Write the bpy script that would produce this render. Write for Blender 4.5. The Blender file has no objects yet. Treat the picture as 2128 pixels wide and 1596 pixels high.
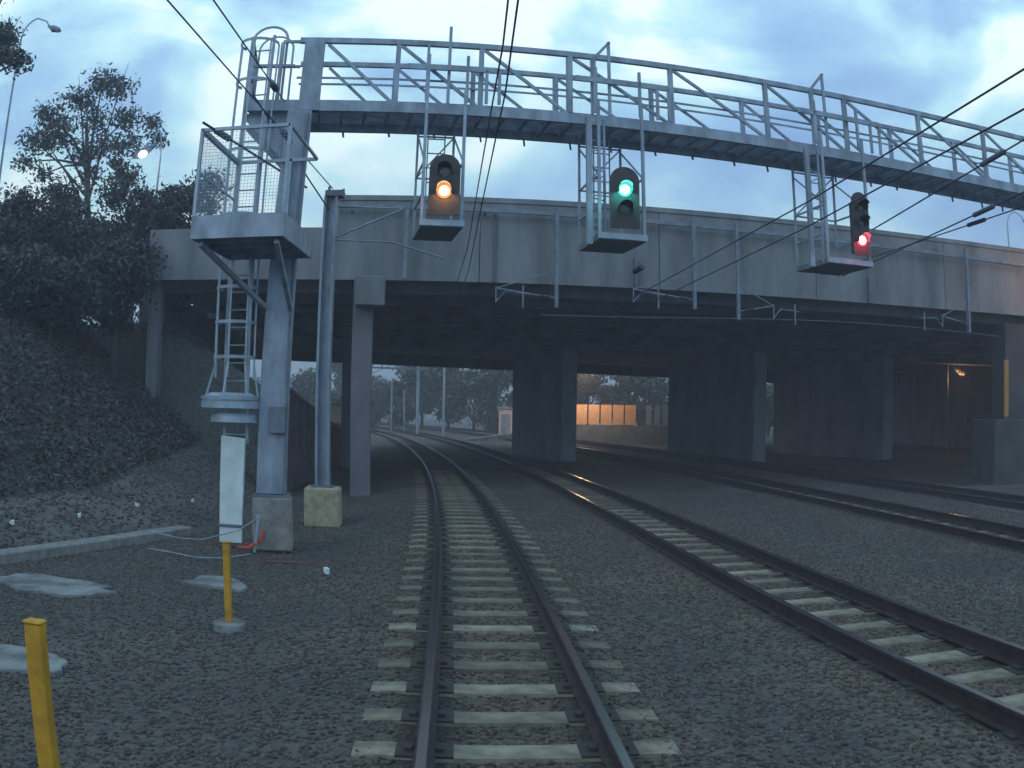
import bpy, math, random
import numpy as np
from mathutils import Vector, Matrix

# ------------------------------------------------------------------ camera
SC = bpy.context.scene
COL = SC.collection
CAM_H, PITCH, ROLL = 1.942, 0.0288, 0.0165
cd = bpy.data.cameras.new("camera")
cam = bpy.data.objects.new("camera", cd)
COL.objects.link(cam)
SC.camera = cam
cd.type = 'PANO'                                   # wide dash camera with barrel distortion
cd.panorama_type = 'FISHEYE_LENS_POLYNOMIAL'
cd.fisheye_fov = math.pi
cd.sensor_width, cd.sensor_height = 21.28, 15.96
cd.fisheye_polynomial_k0 = 0.0
cd.fisheye_polynomial_k1 = -0.04811233
cd.fisheye_polynomial_k2 = 9.18313e-05
cd.fisheye_polynomial_k3 = -7.162227e-05
cd.fisheye_polynomial_k4 = 3.144627e-06
cd.clip_start, cd.clip_end = 0.05, 5000
Rx = Matrix.Rotation(PITCH, 3, 'X')
right = Rx @ Vector((math.cos(ROLL), 0, math.sin(ROLL)))
up = Rx @ Vector((-math.sin(ROLL), 0, math.cos(ROLL)))
fwd = Rx @ Vector((0, 1, 0))
cam.matrix_world = Matrix(((right.x, up.x, -fwd.x, 0), (right.y, up.y, -fwd.y, 0),
                           (right.z, up.z, -fwd.z, CAM_H), (0, 0, 0, 1)))

# ------------------------------------------------------------------ world: dusk sky with broken cloud
SUN_EL, SUN_ROT = math.radians(24), math.radians(215)
w = bpy.data.worlds.new("World"); SC.world = w; w.use_nodes = True
nt = w.node_tree; nt.nodes.clear()
N = nt.nodes.new; Lk = nt.links.new
out = N('ShaderNodeOutputWorld'); bg = N('ShaderNodeBackground')
sky = N('ShaderNodeTexSky'); sky.sky_type = 'NISHITA'; sky.sun_disc = False
sky.sun_elevation, sky.sun_rotation = SUN_EL, SUN_ROT
bgs = N('ShaderNodeBackground'); Lk(sky.outputs[0], bgs.inputs[0]); bgs.inputs[1].default_value = 0.05
tc = N('ShaderNodeTexCoord'); mp = N('ShaderNodeMapping')
mp.inputs['Scale'].default_value = (1.0, 1.0, 1.7); mp.inputs['Location'].default_value = (0.1, 0.1, 0.4)
Lk(tc.outputs['Generated'], mp.inputs[0])
n1 = N('ShaderNodeTexNoise'); n1.inputs['Scale'].default_value = 3.4; n1.inputs['Detail'].default_value = 7
n1.inputs['Roughness'].default_value = 0.52; n1.inputs['Distortion'].default_value = 0.35
Lk(mp.outputs[0], n1.inputs['Vector'])
cr = N('ShaderNodeValToRGB'); e = cr.color_ramp.elements
e[0].position = 0.33; e[0].color = (0.24, 0.44, 0.82, 1)
e[1].position = 0.60; e[1].color = (1.12, 1.35, 1.35, 1)
m = cr.color_ramp.elements.new(0.46); m.color = (0.40, 0.70, 1.02, 1)
m = cr.color_ramp.elements.new(0.54); m.color = (0.64, 1.04, 1.15, 1)
def lobe(px, py, lo, amp):          # broad brighter / darker banks of cloud in given directions of the sky
    d = (Vector((px - 1064, 2083, 866 - py))).normalized()
    dp = N('ShaderNodeVectorMath'); dp.operation = 'DOT_PRODUCT'; nm = N('ShaderNodeVectorMath'); nm.operation = 'NORMALIZE'
    Lk(tc.outputs['Generated'], nm.inputs[0]); Lk(nm.outputs[0], dp.inputs[0]); dp.inputs[1].default_value = d
    mr = N('ShaderNodeMapRange'); mr.interpolation_type = 'SMOOTHSTEP'
    mr.inputs['From Min'].default_value = lo; mr.inputs['From Max'].default_value = 1.0; mr.inputs['To Min'].default_value = 0; mr.inputs['To Max'].default_value = amp
    Lk(dp.outputs['Value'], mr.inputs[0]); return mr.outputs[0]
acc = n1.outputs[0]
for a_ in ((1000, -60, .975, .11), (480, 130, .992, .10), (1450, 60, .993, .10), (0, 60, .97, .05), (2128, 250, .985, .04), (780, 300, .997, .07), (1050, 380, .98, .03), (1750, 120, .985, -.04), (280, 330, .985, -.07), (1500, 380, .98, .03)):
    ad = N('ShaderNodeMath'); Lk(acc, ad.inputs[0]); Lk(lobe(*a_), ad.inputs[1]); acc = ad.outputs[0]
Lk(acc, cr.inputs[0])
bg.inputs[1].default_value = 1.2
Lk(cr.outputs[0], bg.inputs[0])
mx = N('ShaderNodeMixShader'); mx.inputs[0].default_value = 0.92
Lk(bgs.outputs[0], mx.inputs[1]); Lk(bg.outputs[0], mx.inputs[2]); Lk(mx.outputs[0], out.inputs[0])

sl = bpy.data.lights.new("sun", 'SUN'); sun = bpy.data.objects.new("sun", sl); COL.objects.link(sun)
sl.energy = 0.5; sl.angle = math.radians(25); sl.color = (1.0, 0.93, 0.85)
sun.rotation_euler = (math.radians(90) - SUN_EL, 0, math.radians(180) - SUN_ROT)
SC.view_settings.view_transform = 'Standard'; SC.view_settings.look = 'None'
SC.view_settings.exposure = 0.0; SC.view_settings.gamma = 1.0
SC.cycles.max_bounces = 8; SC.cycles.diffuse_bounces = 4
SC.cycles.use_denoising = True
SC.cycles.sample_clamp_indirect = 4.0

# ------------------------------------------------------------------ materials
MATS = {}
def mat(name, col, rough=0.8, metal=0.0, var=0.25, scale=3.0, bump=0.0, bscale=None, col2=None, rand=0.0, stretch=(1, 1, 1), detail=6, world=False):
    if name in MATS: return MATS[name]
    M = bpy.data.materials.new(name); M.use_nodes = True
    t = M.node_tree; b = t.nodes['Principled BSDF']
    b.inputs['Roughness'].default_value = rough; b.inputs['Metallic'].default_value = metal
    c = t.nodes.new('ShaderNodeTexCoord'); mpn = t.nodes.new('ShaderNodeMapping'); mpn.inputs['Scale'].default_value = stretch
    t.links.new(c.outputs['Object'], mpn.inputs[0])
    n = t.nodes.new('ShaderNodeTexNoise'); n.inputs['Scale'].default_value = scale; n.inputs['Detail'].default_value = detail
    n.inputs['Roughness'].default_value = 0.62
    t.links.new(mpn.outputs[0], n.inputs['Vector'])
    r = t.nodes.new('ShaderNodeValToRGB'); el = r.color_ramp.elements
    c2 = col2 or tuple(v * (1 - var) for v in col)
    c1 = tuple(min(1, v * (1 + var * 0.6)) for v in col)
    el[0].position, el[1].position = 0.34, 0.66
    el[0].color = (*c2, 1); el[1].color = (*c1, 1)
    t.links.new(n.outputs[0], r.inputs[0]); last = r.outputs[0]
    if rand:
        oi = t.nodes.new('ShaderNodeObjectInfo'); mr = t.nodes.new('ShaderNodeMapRange')
        mr.inputs['To Min'].default_value = 1 - rand; mr.inputs['To Max'].default_value = 1 + rand
        t.links.new(oi.outputs['Random'], mr.inputs[0])
        vm = t.nodes.new('ShaderNodeVectorMath'); vm.operation = 'SCALE'
        t.links.new(last, vm.inputs[0]); t.links.new(mr.outputs[0], vm.inputs['Scale']); last = vm.outputs[0]
    t.links.new(last, b.inputs['Base Color'])
    if bump:
        n2 = t.nodes.new('ShaderNodeTexNoise'); n2.inputs['Scale'].default_value = bscale or scale * 6; n2.inputs['Detail'].default_value = 5
        t.links.new(c.outputs['Object'], n2.inputs['Vector'])
        bp = t.nodes.new('ShaderNodeBump'); bp.inputs['Strength'].default_value = bump; bp.inputs['Distance'].default_value = 0.05
        t.links.new(n2.outputs[0], bp.inputs['Height']); t.links.new(bp.outputs[0], b.inputs['Normal'])
    MATS[name] = M
    return M
def leafmat(name, ca, cb, rough=0.6):
    M = bpy.data.materials.new(name); M.use_nodes = True
    t = M.node_tree; b = t.nodes['Principled BSDF']; b.inputs['Roughness'].default_value = rough
    g = t.nodes.new('ShaderNodeNewGeometry'); r = t.nodes.new('ShaderNodeValToRGB')
    r.color_ramp.elements[0].color = (*ca, 1); r.color_ramp.elements[1].color = (*cb, 1)
    t.links.new(g.outputs['Random Per Island'], r.inputs[0]); t.links.new(r.outputs[0], b.inputs['Base Color'])
    MATS[name] = M; return M
def emat(name, col, s):
    M = bpy.data.materials.new(name); M.use_nodes = True
    b = M.node_tree.nodes['Principled BSDF']; b.inputs['Base Color'].default_value = (0.02, 0.02, 0.02, 1)
    b.inputs['Emission Color'].default_value = (*col, 1); b.inputs['Emission Strength'].default_value = s
    MATS[name] = M; return M
GALV = mat('galvanised_steel', (0.23, 0.285, 0.37), 0.6, 0.2, 0.38, 3.5, 0.05, stretch=(1, 1, .4))
GALVL = mat('pale_galvanised_steel', (0.24, 0.31, 0.40), 0.5, 0.2, 0.2, 5)
GALVD = mat('dark_steel', (0.12, 0.15, 0.20), 0.6, 0.2, 0.3, 5)
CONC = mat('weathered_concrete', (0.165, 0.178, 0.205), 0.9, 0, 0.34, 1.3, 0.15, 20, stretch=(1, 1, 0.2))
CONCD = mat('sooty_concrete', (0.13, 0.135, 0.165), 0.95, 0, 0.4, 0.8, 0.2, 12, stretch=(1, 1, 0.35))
CONCY = mat('sandy_concrete', (0.33, 0.30, 0.22), 0.95, 0, 0.35, 6, 0.3, 30)
CONCB = mat('grey_footing_concrete', (0.20, 0.20, 0.20), 0.95, 0, 0.35, 5, 0.3, 30)
SLEEP = mat('sleeper_concrete', (0.165, 0.15, 0.12), 0.9, 0, 0.45, 5, 0.3, 40, rand=0.34)
PAD = mat('pale_slab_concrete', (0.19, 0.21, 0.22), 0.9, 0, 0.25, 2.6, 0.4, 18, col2=(.055, .06, .062))
RAILT = mat('polished_rail_head', (0.115, 0.115, 0.14), 0.24, 0.9, 0.15, 8)
RAILR = mat('rusty_rail', (0.035, 0.024, 0.03), 0.8, 0.1, 0.4, 9)
YEL = mat('yellow_paint', (0.42, 0.22, 0.012), 0.6, 0, 0.3, 8, 0.1, 30)
WHT = mat('white_sheet_metal', (0.52, 0.62, 0.66), 0.5, 0.05, 0.18, 3)
BLK = mat('black_paint', (0.035, 0.035, 0.045), 0.7, 0, 0.3, 6)
WIRE = mat('dark_wire', (0.02, 0.025, 0.06), 0.6, 0.2, 0.1, 6)
INS = mat('brown_insulator', (0.03, 0.04, 0.09), 0.35, 0, 0.2, 6)
WALLM = mat('retaining_wall_concrete', (0.12, 0.10, 0.115), 0.95, 0, 0.4, 1.5, 0.3, 10)
BARK = mat('bark', (0.07, 0.065, 0.07), 0.95, 0, 0.4, 8, 0.3, 30)
PANEL = mat('pale_fence_panel', (0.50, 0.44, 0.38), 0.6, 0.1, 0.15, 3)
LEAFA = leafmat('eucalypt_leaves', (0.018, 0.028, 0.034), (0.06, 0.08, 0.085))
LEAFB = leafmat('dense_shrub_leaves', (0.010, 0.016, 0.022), (0.036, 0.048, 0.054))
LEAFC = leafmat('distant_leaves', (0.03, 0.045, 0.035), (0.11, 0.14, 0.11))
LEAFG = leafmat('ground_cover_leaves', (0.028, 0.029, 0.030), (0.090, 0.078, 0.076))
STONE = leafmat('ballast_stone', (0.036, 0.032, 0.031), (0.110, 0.096, 0.090), 0.95)

def groundmat():
    M = bpy.data.materials.new('ballast_ground'); M.use_nodes = True
    t = M.node_tree; b = t.nodes['Principled BSDF']; b.inputs['Roughness'].default_value = 0.95
    c = t.nodes.new('ShaderNodeTexCoord')
    v = t.nodes.new('ShaderNodeTexVoronoi'); v.inputs['Scale'].default_value = 22
    v2 = t.nodes.new('ShaderNodeTexNoise'); v2.inputs['Scale'].default_value = 0.45; v2.inputs['Detail'].default_value = 7
    at = t.nodes.new('ShaderNodeAttribute'); at.attribute_name = 'zone'
    t.links.new(c.outputs['Object'], v.inputs['Vector']); t.links.new(c.outputs['Object'], v2.inputs['Vector'])
    r = t.nodes.new('ShaderNodeValToRGB'); r.color_ramp.elements[0].color = (0.042, 0.038, 0.038, 1); r.color_ramp.elements[1].color = (0.100, 0.088, 0.083, 1)
    sp = t.nodes.new('ShaderNodeSeparateColor'); t.links.new(v.outputs['Color'], sp.inputs[0]); t.links.new(sp.outputs[0], r.inputs[0])
    r2 = t.nodes.new('ShaderNodeValToRGB'); r2.color_ramp.elements[0].position = .3; r2.color_ramp.elements[1].position = .7
    r2.color_ramp.elements[0].color = (0.62, 0.68, 0.74, 1); r2.color_ramp.elements[1].color = (1.38, 1.28, 1.2, 1)
    t.links.new(v2.outputs[0], r2.inputs[0])
    m1 = t.nodes.new('ShaderNodeVectorMath'); m1.operation = 'MULTIPLY'
    t.links.new(r.outputs[0], m1.inputs[0]); t.links.new(r2.outputs[0], m1.inputs[1])
    m2 = t.nodes.new('ShaderNodeVectorMath'); m2.operation = 'MULTIPLY'
    t.links.new(m1.outputs[0], m2.inputs[0]); t.links.new(at.outputs['Color'], m2.inputs[1])
    t.links.new(m2.outputs[0], b.inputs['Base Color'])
    bp = t.nodes.new('ShaderNodeBump'); bp.inputs['Strength'].default_value = 0.9; bp.inputs['Distance'].default_value = 0.04
    t.links.new(v.outputs['Distance'], bp.inputs['Height']); t.links.new(bp.outputs[0], b.inputs['Normal'])
    return M
GROUND = groundmat()

# ------------------------------------------------------------------ builders
ORG = {}
def tag(o, label=None, cat=None, group=None, kind=None):
    if label: o['label'] = label
    if cat: o['category'] = cat
    if group: o['group'] = group
    if kind: o['kind'] = kind
    return o
def thing(name, label, cat, loc=(0, 0, 0), group=None):
    o = bpy.data.objects.new(name, None); COL.objects.link(o); o.location = loc
    ORG[o.name] = Vector(loc); o.empty_display_size = 0.2
    return tag(o, label, cat, group)
class MB:
    def __init__(s): s.v = []; s.f = []; s.m = []
    def add(s, vs, fs, mi=0):
        n = len(s.v); s.v += [tuple(p) for p in vs]; s.f += [tuple(i + n for i in f) for f in fs]; s.m += [mi] * len(fs); return s
    def hexa(s, p, mi=0):      # 8 corners: bottom 4 ccw, top 4
        return s.add(p, [(3, 2, 1, 0), (4, 5, 6, 7), (0, 1, 5, 4), (1, 2, 6, 5), (2, 3, 7, 6), (3, 0, 4, 7)], mi)
    def box(s, c, size, ux=(1, 0), mi=0, taper=1.0):
        ux = Vector((ux[0], ux[1], 0)).normalized(); uy = Vector((-ux.y, ux.x, 0)); c = Vector(c)
        P = []
        for z, k in ((-.5, 1), (.5, taper)):
            for a, b in ((-.5, -.5), (.5, -.5), (.5, .5), (-.5, .5)):
                P.append(c + ux * a * size[0] * k + uy * b * size[1] * k + Vector((0, 0, z * size[2])))
        return s.hexa(P, mi)
    def bar(s, p, q, w, h=None, mi=0, upv=(0, 0, 1)):
        h = h or w; p = Vector(p); q = Vector(q); d = (q - p).normalized()
        U = Vector(upv)
        if abs(d.dot(U)) > .98: U = Vector((0, 1, 0))
        a = d.cross(U).normalized(); b = a.cross(d).normalized()
        P = []
        for c in (p, q):
            for i, j in ((-.5, -.5), (.5, -.5), (.5, .5), (-.5, .5)): P.append(c + a * i * w + b * j * h)
        return s.hexa(P, mi)
    def tube(s, pts, r, n=8, mi=0):
        pts = [Vector(p) for p in pts]; rr = r if isinstance(r, (list, tuple)) else [r] * len(pts)
        vs = []; fs = []; prev = None
        for i, p in enumerate(pts):
            d = (pts[min(i + 1, len(pts) - 1)] - pts[max(i - 1, 0)]).normalized()
            if prev is None:
                a = d.cross(Vector((0, 0, 1)))
                if a.length < .05: a = d.cross(Vector((0, 1, 0)))
            else: a = prev - d * prev.dot(d)
            a.normalize(); prev = a; b = d.cross(a)
            for k in range(n):
                t = 2 * math.pi * k / n; vs.append(p + (a * math.cos(t) + b * math.sin(t)) * rr[i])
        for i in range(len(pts) - 1):
            for k in range(n):
                fs.append((i * n + k, i * n + (k + 1) % n, (i + 1) * n + (k + 1) % n, (i + 1) * n + k))
        fs.append(tuple(range(n))[::-1]); fs.append(tuple(range((len(pts) - 1) * n, len(pts) * n)))
        return s.add(vs, fs, mi)
    def prism(s, poly, z0, z1, mi=0):   # plan polygon (ccw)
        n = len(poly); z0 = z0 if isinstance(z0, (list, tuple)) else [z0] * n; z1 = z1 if isinstance(z1, (list, tuple)) else [z1] * n
        vs = [(x, y, z0[i]) for i, (x, y) in enumerate(poly)] + [(x, y, z1[i]) for i, (x, y) in enumerate(poly)]
        fs = [tuple(range(n))[::-1], tuple(range(n, 2 * n))] + [(i, (i + 1) % n, n + (i + 1) % n, n + i) for i in range(n)]
        return s.add(vs, fs, mi)
    def plate(s, outline, c, ux, uz, un, th, mi=0):   # outline in (a,b) -> c+ux*a+uz*b, extruded along un
        n = len(outline); c = Vector(c)
        P = [c + ux * a + uz * b for a, b in outline]
        vs = P + [p + un * th for p in P]
        fs = [tuple(range(n)), tuple(range(n, 2 * n))[::-1]] + [(i, n + i, n + (i + 1) % n, (i + 1) % n) for i in range(n)]
        return s.add(vs, fs, mi)
    def build(s, name, mats, parent=None, smooth=False, bevel=0, **kw):
        o0 = ORG[parent.name] if parent else Vector(kw.pop('loc', (0, 0, 0)))
        me = bpy.data.meshes.new(name); me.from_pydata([tuple(Vector(p) - o0) for p in s.v], [], s.f)
        for mm in (mats if isinstance(mats, (list, tuple)) else [mats]): me.materials.append(mm)
        me.polygons.foreach_set('material_index', s.m)
        if smooth: me.polygons.foreach_set('use_smooth', [True] * len(s.f))
        me.update()
        o = bpy.data.objects.new(name, me); COL.objects.link(o)
        if parent: o.parent = parent
        else: o.location = o0
        ORG[o.name] = o0
        if bevel:
            bm_ = o.modifiers.new('bevel', 'BEVEL'); bm_.width = bevel; bm_.segments = 1; bm_.limit_method = 'ANGLE'
        return tag(o, **kw)
def np_mesh(name, V, F, mt, parent=None, org=(0, 0, 0), **kw):
    me = bpy.data.meshes.new(name); k = F.shape[1]
    me.vertices.add(len(V)); me.vertices.foreach_set('co', (V - np.array(org)).astype(np.float32).ravel())
    me.loops.add(F.size); me.loops.foreach_set('vertex_index', F.astype(np.int32).ravel())
    me.polygons.add(len(F)); me.polygons.foreach_set('loop_start', np.arange(0, F.size, k, dtype=np.int32))
    me.polygons.foreach_set('loop_total', np.full(len(F), k, dtype=np.int32))
    me.update(calc_edges=True); me.materials.append(mt)
    o = bpy.data.objects.new(name, me); COL.objects.link(o)
    if parent: o.parent = parent
    else: o.location = org
    ORG[o.name] = Vector(org)
    return tag(o, **kw)

# ------------------------------------------------------------------ track geometry
def xc(y):
    return .33 - .04 * y - .0011 * np.maximum(y, 0) ** 2
def slope(y): return -.04 - (.0022 * y if y > 0 else 0)
def tshift(y, T):          # the second track draws slightly away towards the camera
    return .45 * np.exp(-(np.maximum(y, 3) - 5) / 5) if abs(T - 3.4) < .01 else 0 * y
def cen(y, D=0.0, T=None):
    if T is not None: D = D + float(tshift(y, T))
    s = slope(y); L = math.hypot(1, s)
    return Vector((xc(y) + D / L, y - D * s / L, 0))
def tdir(y):
    s = slope(y); return Vector((s, 1, 0)).normalized()
def Dof(x, y):
    return (x - xc(y)) / np.sqrt(1 + (-.04 - .0022 * np.maximum(y, 0)) ** 2)
TD = [0.0, 3.4, 8.9, 12.9]

# ------------------------------------------------------------------ ground
def smooth(a, b, x):
    t = np.clip((x - a) / (b - a), 0, 1); return t * t * (3 - 2 * t)
rng = np.random.default_rng(5)
def foot(y):
    return np.interp(y, [-20, 0, 5, 11.7, 16.7, 20, 26, 48, 60, 140], [-14, -11, -9.3, -7.2, -5.75, -5.8, -6.3, -7.6, -12, -36])
def wob(x, y):
    return (np.sin(x * .9 + y * .37) + np.sin(y * 1.1 - x * .53) + .6 * np.sin(x * 2.3 + 1.7 * y) + .4 * np.sin(4.1 * x - 3.3 * y)) / 3
def gz(x, y):
    x = np.asarray(x, float); y = np.asarray(y, float)
    D = Dof(x, y)
    z = np.full(np.broadcast(x, y).shape, -.36)
    z = z + .13 * smooth(-2.7, -1.5, D) * (1 - smooth(15.2, 16.5, D))
    for i, T in enumerate(TD):
        a = np.abs(D - T - tshift(y, T))
        z = z + .030 * (1 - smooth(1.2, 1.9, a))
        rise = [.012, .05, .05, .05][i]
        z = z + rise * smooth(.60, .72, a) * (1 - smooth(1.0, 1.9, a))
    d = foot(y) - x
    h0 = np.interp(y, [25.5, 26, 48, 50], [0, 2.65, .35, 0.0])
    inb = (y > 26) & (y < 50)
    s1 = np.interp(y, [-20, 12, 17, 26, 48, 62, 120], [.18, .22, .30, .55, .5, .16, .05])
    s2 = np.interp(y, [-20, 12, 17, 26, 48, 62, 120], [.8, .85, .9, .8, .5, .2, .06])
    hb = np.where(d > 0, s1 * np.minimum(d, 2.6) + s2 * np.maximum(d - 2.6, 0), 0)
    hb = hb + np.where((d > 0) & inb, h0, 0)
    cap = np.interp(y, [-20, 10, 24, 26, 58, 75, 150], [6.5, 6.6, 6.2, 4.6, 4.6, 3.0, 1.5])
    cap = cap + .10 * np.maximum(d - 12, 0) * (y < 24)
    hb = np.where(hb > cap - 1, cap - np.exp(-(hb - cap + 1)), hb)
    z = z + hb + np.where(d > .3, .10 * wob(x, y) * smooth(.3, 4, d) * 1.6, 0)
    return z
def axis(parts):
    a = []
    for lo, hi, st in parts: a += list(np.arange(lo, hi, st))
    return np.array(a + [parts[-1][1]])
gx = axis([(-700, -100, 60), (-100, -40, 6), (-40, -12, .8), (-12, -8, .2), (-8, 10, .1), (10, 16, .2), (16, 40, 1.2), (40, 100, 10), (100, 700, 60)])
gy = axis([(-40, 0, 4), (0, 30, .25), (30, 70, .5), (70, 160, 3), (160, 400, 30), (400, 1500, 150)])
X, Y = np.meshgrid(gx, gy); Z = gz(X, Y)
nx, ny = len(gx), len(gy)
I = np.arange(nx * ny).reshape(ny, nx)
F = np.stack([I[:-1, :-1], I[:-1, 1:], I[1:, 1:], I[1:, :-1]], -1).reshape(-1, 4)
g = np_mesh('ground', np.stack([X, Y, Z], -1).reshape(-1, 3), F, GROUND, kind='structure')
D = Dof(X, Y); dd = foot(Y) - X
zone = np.ones((ny, nx, 4))
brown = np.zeros_like(D)
for i, T in enumerate(TD): brown += [1, .9, .45, .35][i] * np.exp(-((D - T - tshift(Y, T)) / 1.1) ** 2)
brown *= smooth(4, 22, Y) * .75 + .25
for k, (a, b) in enumerate(((.95, 1.7), (1.02, 1.28), (1.08, .95))):
    zone[..., k] = a + (b - a) * np.clip(brown, 0, 1)
for T in TD:
    a = np.abs(np.abs(D - T - tshift(Y, T)) - .57); k_ = 1 - .55 * (1 - smooth(.12, .24, a))
    zone[..., :3] *= k_[..., None]
bank = smooth(2.2, 4.5, dd)
for k, v in enumerate((.85, .86, .9)): zone[..., k] = zone[..., k] * (1 - bank) + v * bank
grav = smooth(0, .4, dd) * (1 - bank)
for k, v in enumerate((1.25, 1.5, 1.55)): zone[..., k] = zone[..., k] * (1 - grav) + v * grav
ca = g.data.color_attributes.new('zone', 'FLOAT_COLOR', 'POINT'); ca.data.foreach_set('color', zone.reshape(-1).astype(np.float32))
g.data.polygons.foreach_set('use_smooth', [True] * len(F))

# loose ballast stones, uncountable
def stones(n, ylo, yhi, xlo, xhi, r0, r1, seed, cond):
    R = np.random.default_rng(seed)
    y = ylo + (yhi - ylo) * R.random(n) ** 1.25; x = xlo + (xhi - xlo) * R.random(n)
    k = cond(x, y); x, y = x[k], y[k]; n = len(x)
    base = np.array([(1, 0, 0), (-1, 0, 0), (0, 1, 0), (0, -1, 0), (0, 0, 1), (0, 0, -1)], float)
    r = (r0 + (r1 - r0) * R.random(n))
    V = base[None] * (.6 + .6 * R.random((n, 6, 1))) * r[:, None, None] * np.array([1, 1, .75])
    an = R.random(n) * 6.28; tl = (R.random(n) - .5) * 1.4
    c, s = np.cos(tl)[:, None], np.sin(tl)[:, None]
    V = np.stack([V[..., 0], c * V[..., 1] - s * V[..., 2], s * V[..., 1] + c * V[..., 2]], -1)
    c, s = np.cos(an)[:, None], np.sin(an)[:, None]
    V = np.stack([c * V[..., 0] - s * V[..., 1], s * V[..., 0] + c * V[..., 1], V[..., 2]], -1)
    V += np.stack([x, y, gz(x, y) + r * .25], -1)[:, None, :]
    f = np.array([(0, 2, 4), (2, 1, 4), (1, 3, 4), (3, 0, 4), (2, 0, 5), (1, 2, 5), (3, 1, 5), (0, 3, 5)])
    Fs = (f[None] + (np.arange(n) * 6)[:, None, None]).reshape(-1, 3)
    return V.reshape(-1, 3), Fs
def okst(x, y):
    D = Dof(x, y); k = (x > foot(y) + .15)
    for T in (0, 3.4):
        a = np.abs(D - T - tshift(y, T)); k &= ~((np.abs(a - .57) < .17))
    return k
Va, Fa = stones(120000, 3.2, 26, -9, 11, .012, .030, 3, okst)
np_mesh('ballast_stones', Va, Fa, STONE, label=None, kind='stuff')
Vb, Fb = stones(26000, 5, 26, -17, -5, .02, .055, 4, lambda x, y: (x < foot(y) - .1) & (x > foot(y) - 5.5))
np_mesh('bank_gravel', Vb, Fb, STONE, kind='stuff')

# ------------------------------------------------------------------ railway tracks
RP = [(-.065, -.165), (.065, -.165), (.065, -.152), (.012, -.14), (.012, -.04), (.036, -.03), (.036, -.004), (.028, 0.0), (-.028, 0.0), (-.036, -.004), (-.036, -.03), (-.012, -.04), (-.012, -.14), (-.065, -.152)]
def rail_mb(D, y0, y1, T):
    b = MB(); ys = list(np.arange(y0, 40, 1.0)) + list(np.arange(40, y1, 2.5)); n = len(RP)
    vs = []
    for y in ys:
        c = cen(y, D, T); t = tdir(y); r = Vector((t.y, -t.x, 0))
        for a, z in RP: vs.append(c + r * a + Vector((0, 0, z)))
    for i in range(len(ys) - 1):
        for k in range(n):
            b.f.append((i * n + k, i * n + (k + 1) % n, (i + 1) * n + (k + 1) % n, (i + 1) * n + k)); b.m.append(1 if k == 7 else 0)
    b.v = [tuple(v) for v in vs]
    return b
def sleeper_mb(c, t):
    b = MB(); r = Vector((t.y, -t.x, 0))
    L, wd = 1.02, .135
    pr = [(-L, -.30), (-L, -.175), (-.8, -.163), (-.35, -.170), (.35, -.170), (.8, -.163), (L, -.175), (L, -.30)]
    for k in range(len(pr) - 1): pass
    n = len(pr); vs = []
    for sgn, ww in ((-1, wd), (1, wd)):
        for a, z in pr: vs.append(c + r * a + t * sgn * (ww if z > -.2 else ww * 1.15) + Vector((0, 0, z)))
    fs = [tuple(range(n)), tuple(range(n, 2 * n))[::-1]] + [(i, n + i, n + (i + 1) % n, (i + 1) % n) for i in range(n)]
    b.add(vs, fs)
    for s in (-.57, .57):                       # rail seats and spring clips, stained with rust and brake dust
        b.box(c + r * s + Vector((0, 0, -.166)), (.36, .275, .016), (r.x, r.y), 1)
        for q in (-.1, .1): b.box(c + r * (s + q) + Vector((0, 0, -.148)), (.05, .11, .03), (r.x, r.y), 1)
    return b
NAMES = ['railway track the camera runs along, pale sleepers clearly visible', 'second railway track, immediately right of the one under the camera',
         'third railway track, between the first and second bridge pier walls', 'fourth railway track, farthest right with dull dark rails']
DIRT = mat('rail_seat_grime', (0.035, 0.030, 0.034), .9, 0, .3, 6)
tracks = []
for i, T in enumerate(TD):
    c0 = cen(6, T)
    tr = thing('railway_track', NAMES[i], 'railway track', (c0.x, c0.y, -.3), 'parallel railway tracks'); tracks.append(tr)
    rail_mb(T - .5685, -4, 170, T).build('rail', [RAILR, RAILT if i < 2 else RAILR], tr)
    rail_mb(T + .5685, -4, 170, T).build('rail', [RAILR, RAILT], tr)
    # sleepers
    y = -1.0 if i == 0 else -2.0 + .31 * i; proto = None; cnt = 0; rest = MB()
    o0 = ORG[tr.name]; st = .745
    if i >= 2: y = 9.0
    while y < 120:
        c = cen(y, T, T); t = tdir(y)
        if cnt < 99:
            if proto is None:
                proto = sleeper_mb(Vector((0, 0, 0)) + o0, Vector((0, 1, 0))).build('sleeper', [SLEEP, DIRT], tr); s = proto
            else:
                s = proto.copy(); COL.objects.link(s); s.parent = tr
            s.location = c - o0 - Vector((0, 0, 0)) ; s.rotation_euler = (0, 0, math.atan2(-t.x, t.y) + random.Random(cnt).uniform(-.006, .006))
            s.location.z = o0.z * -1
            s.location.z = 0.0 - o0.z
            cnt += 1
        else:
            bb = sleeper_mb(c, t); rest.add(bb.v, bb.f)
        y += st / math.hypot(1, slope(y))
    rest.build('sleeper', SLEEP, tr, kind='stuff')
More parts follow.
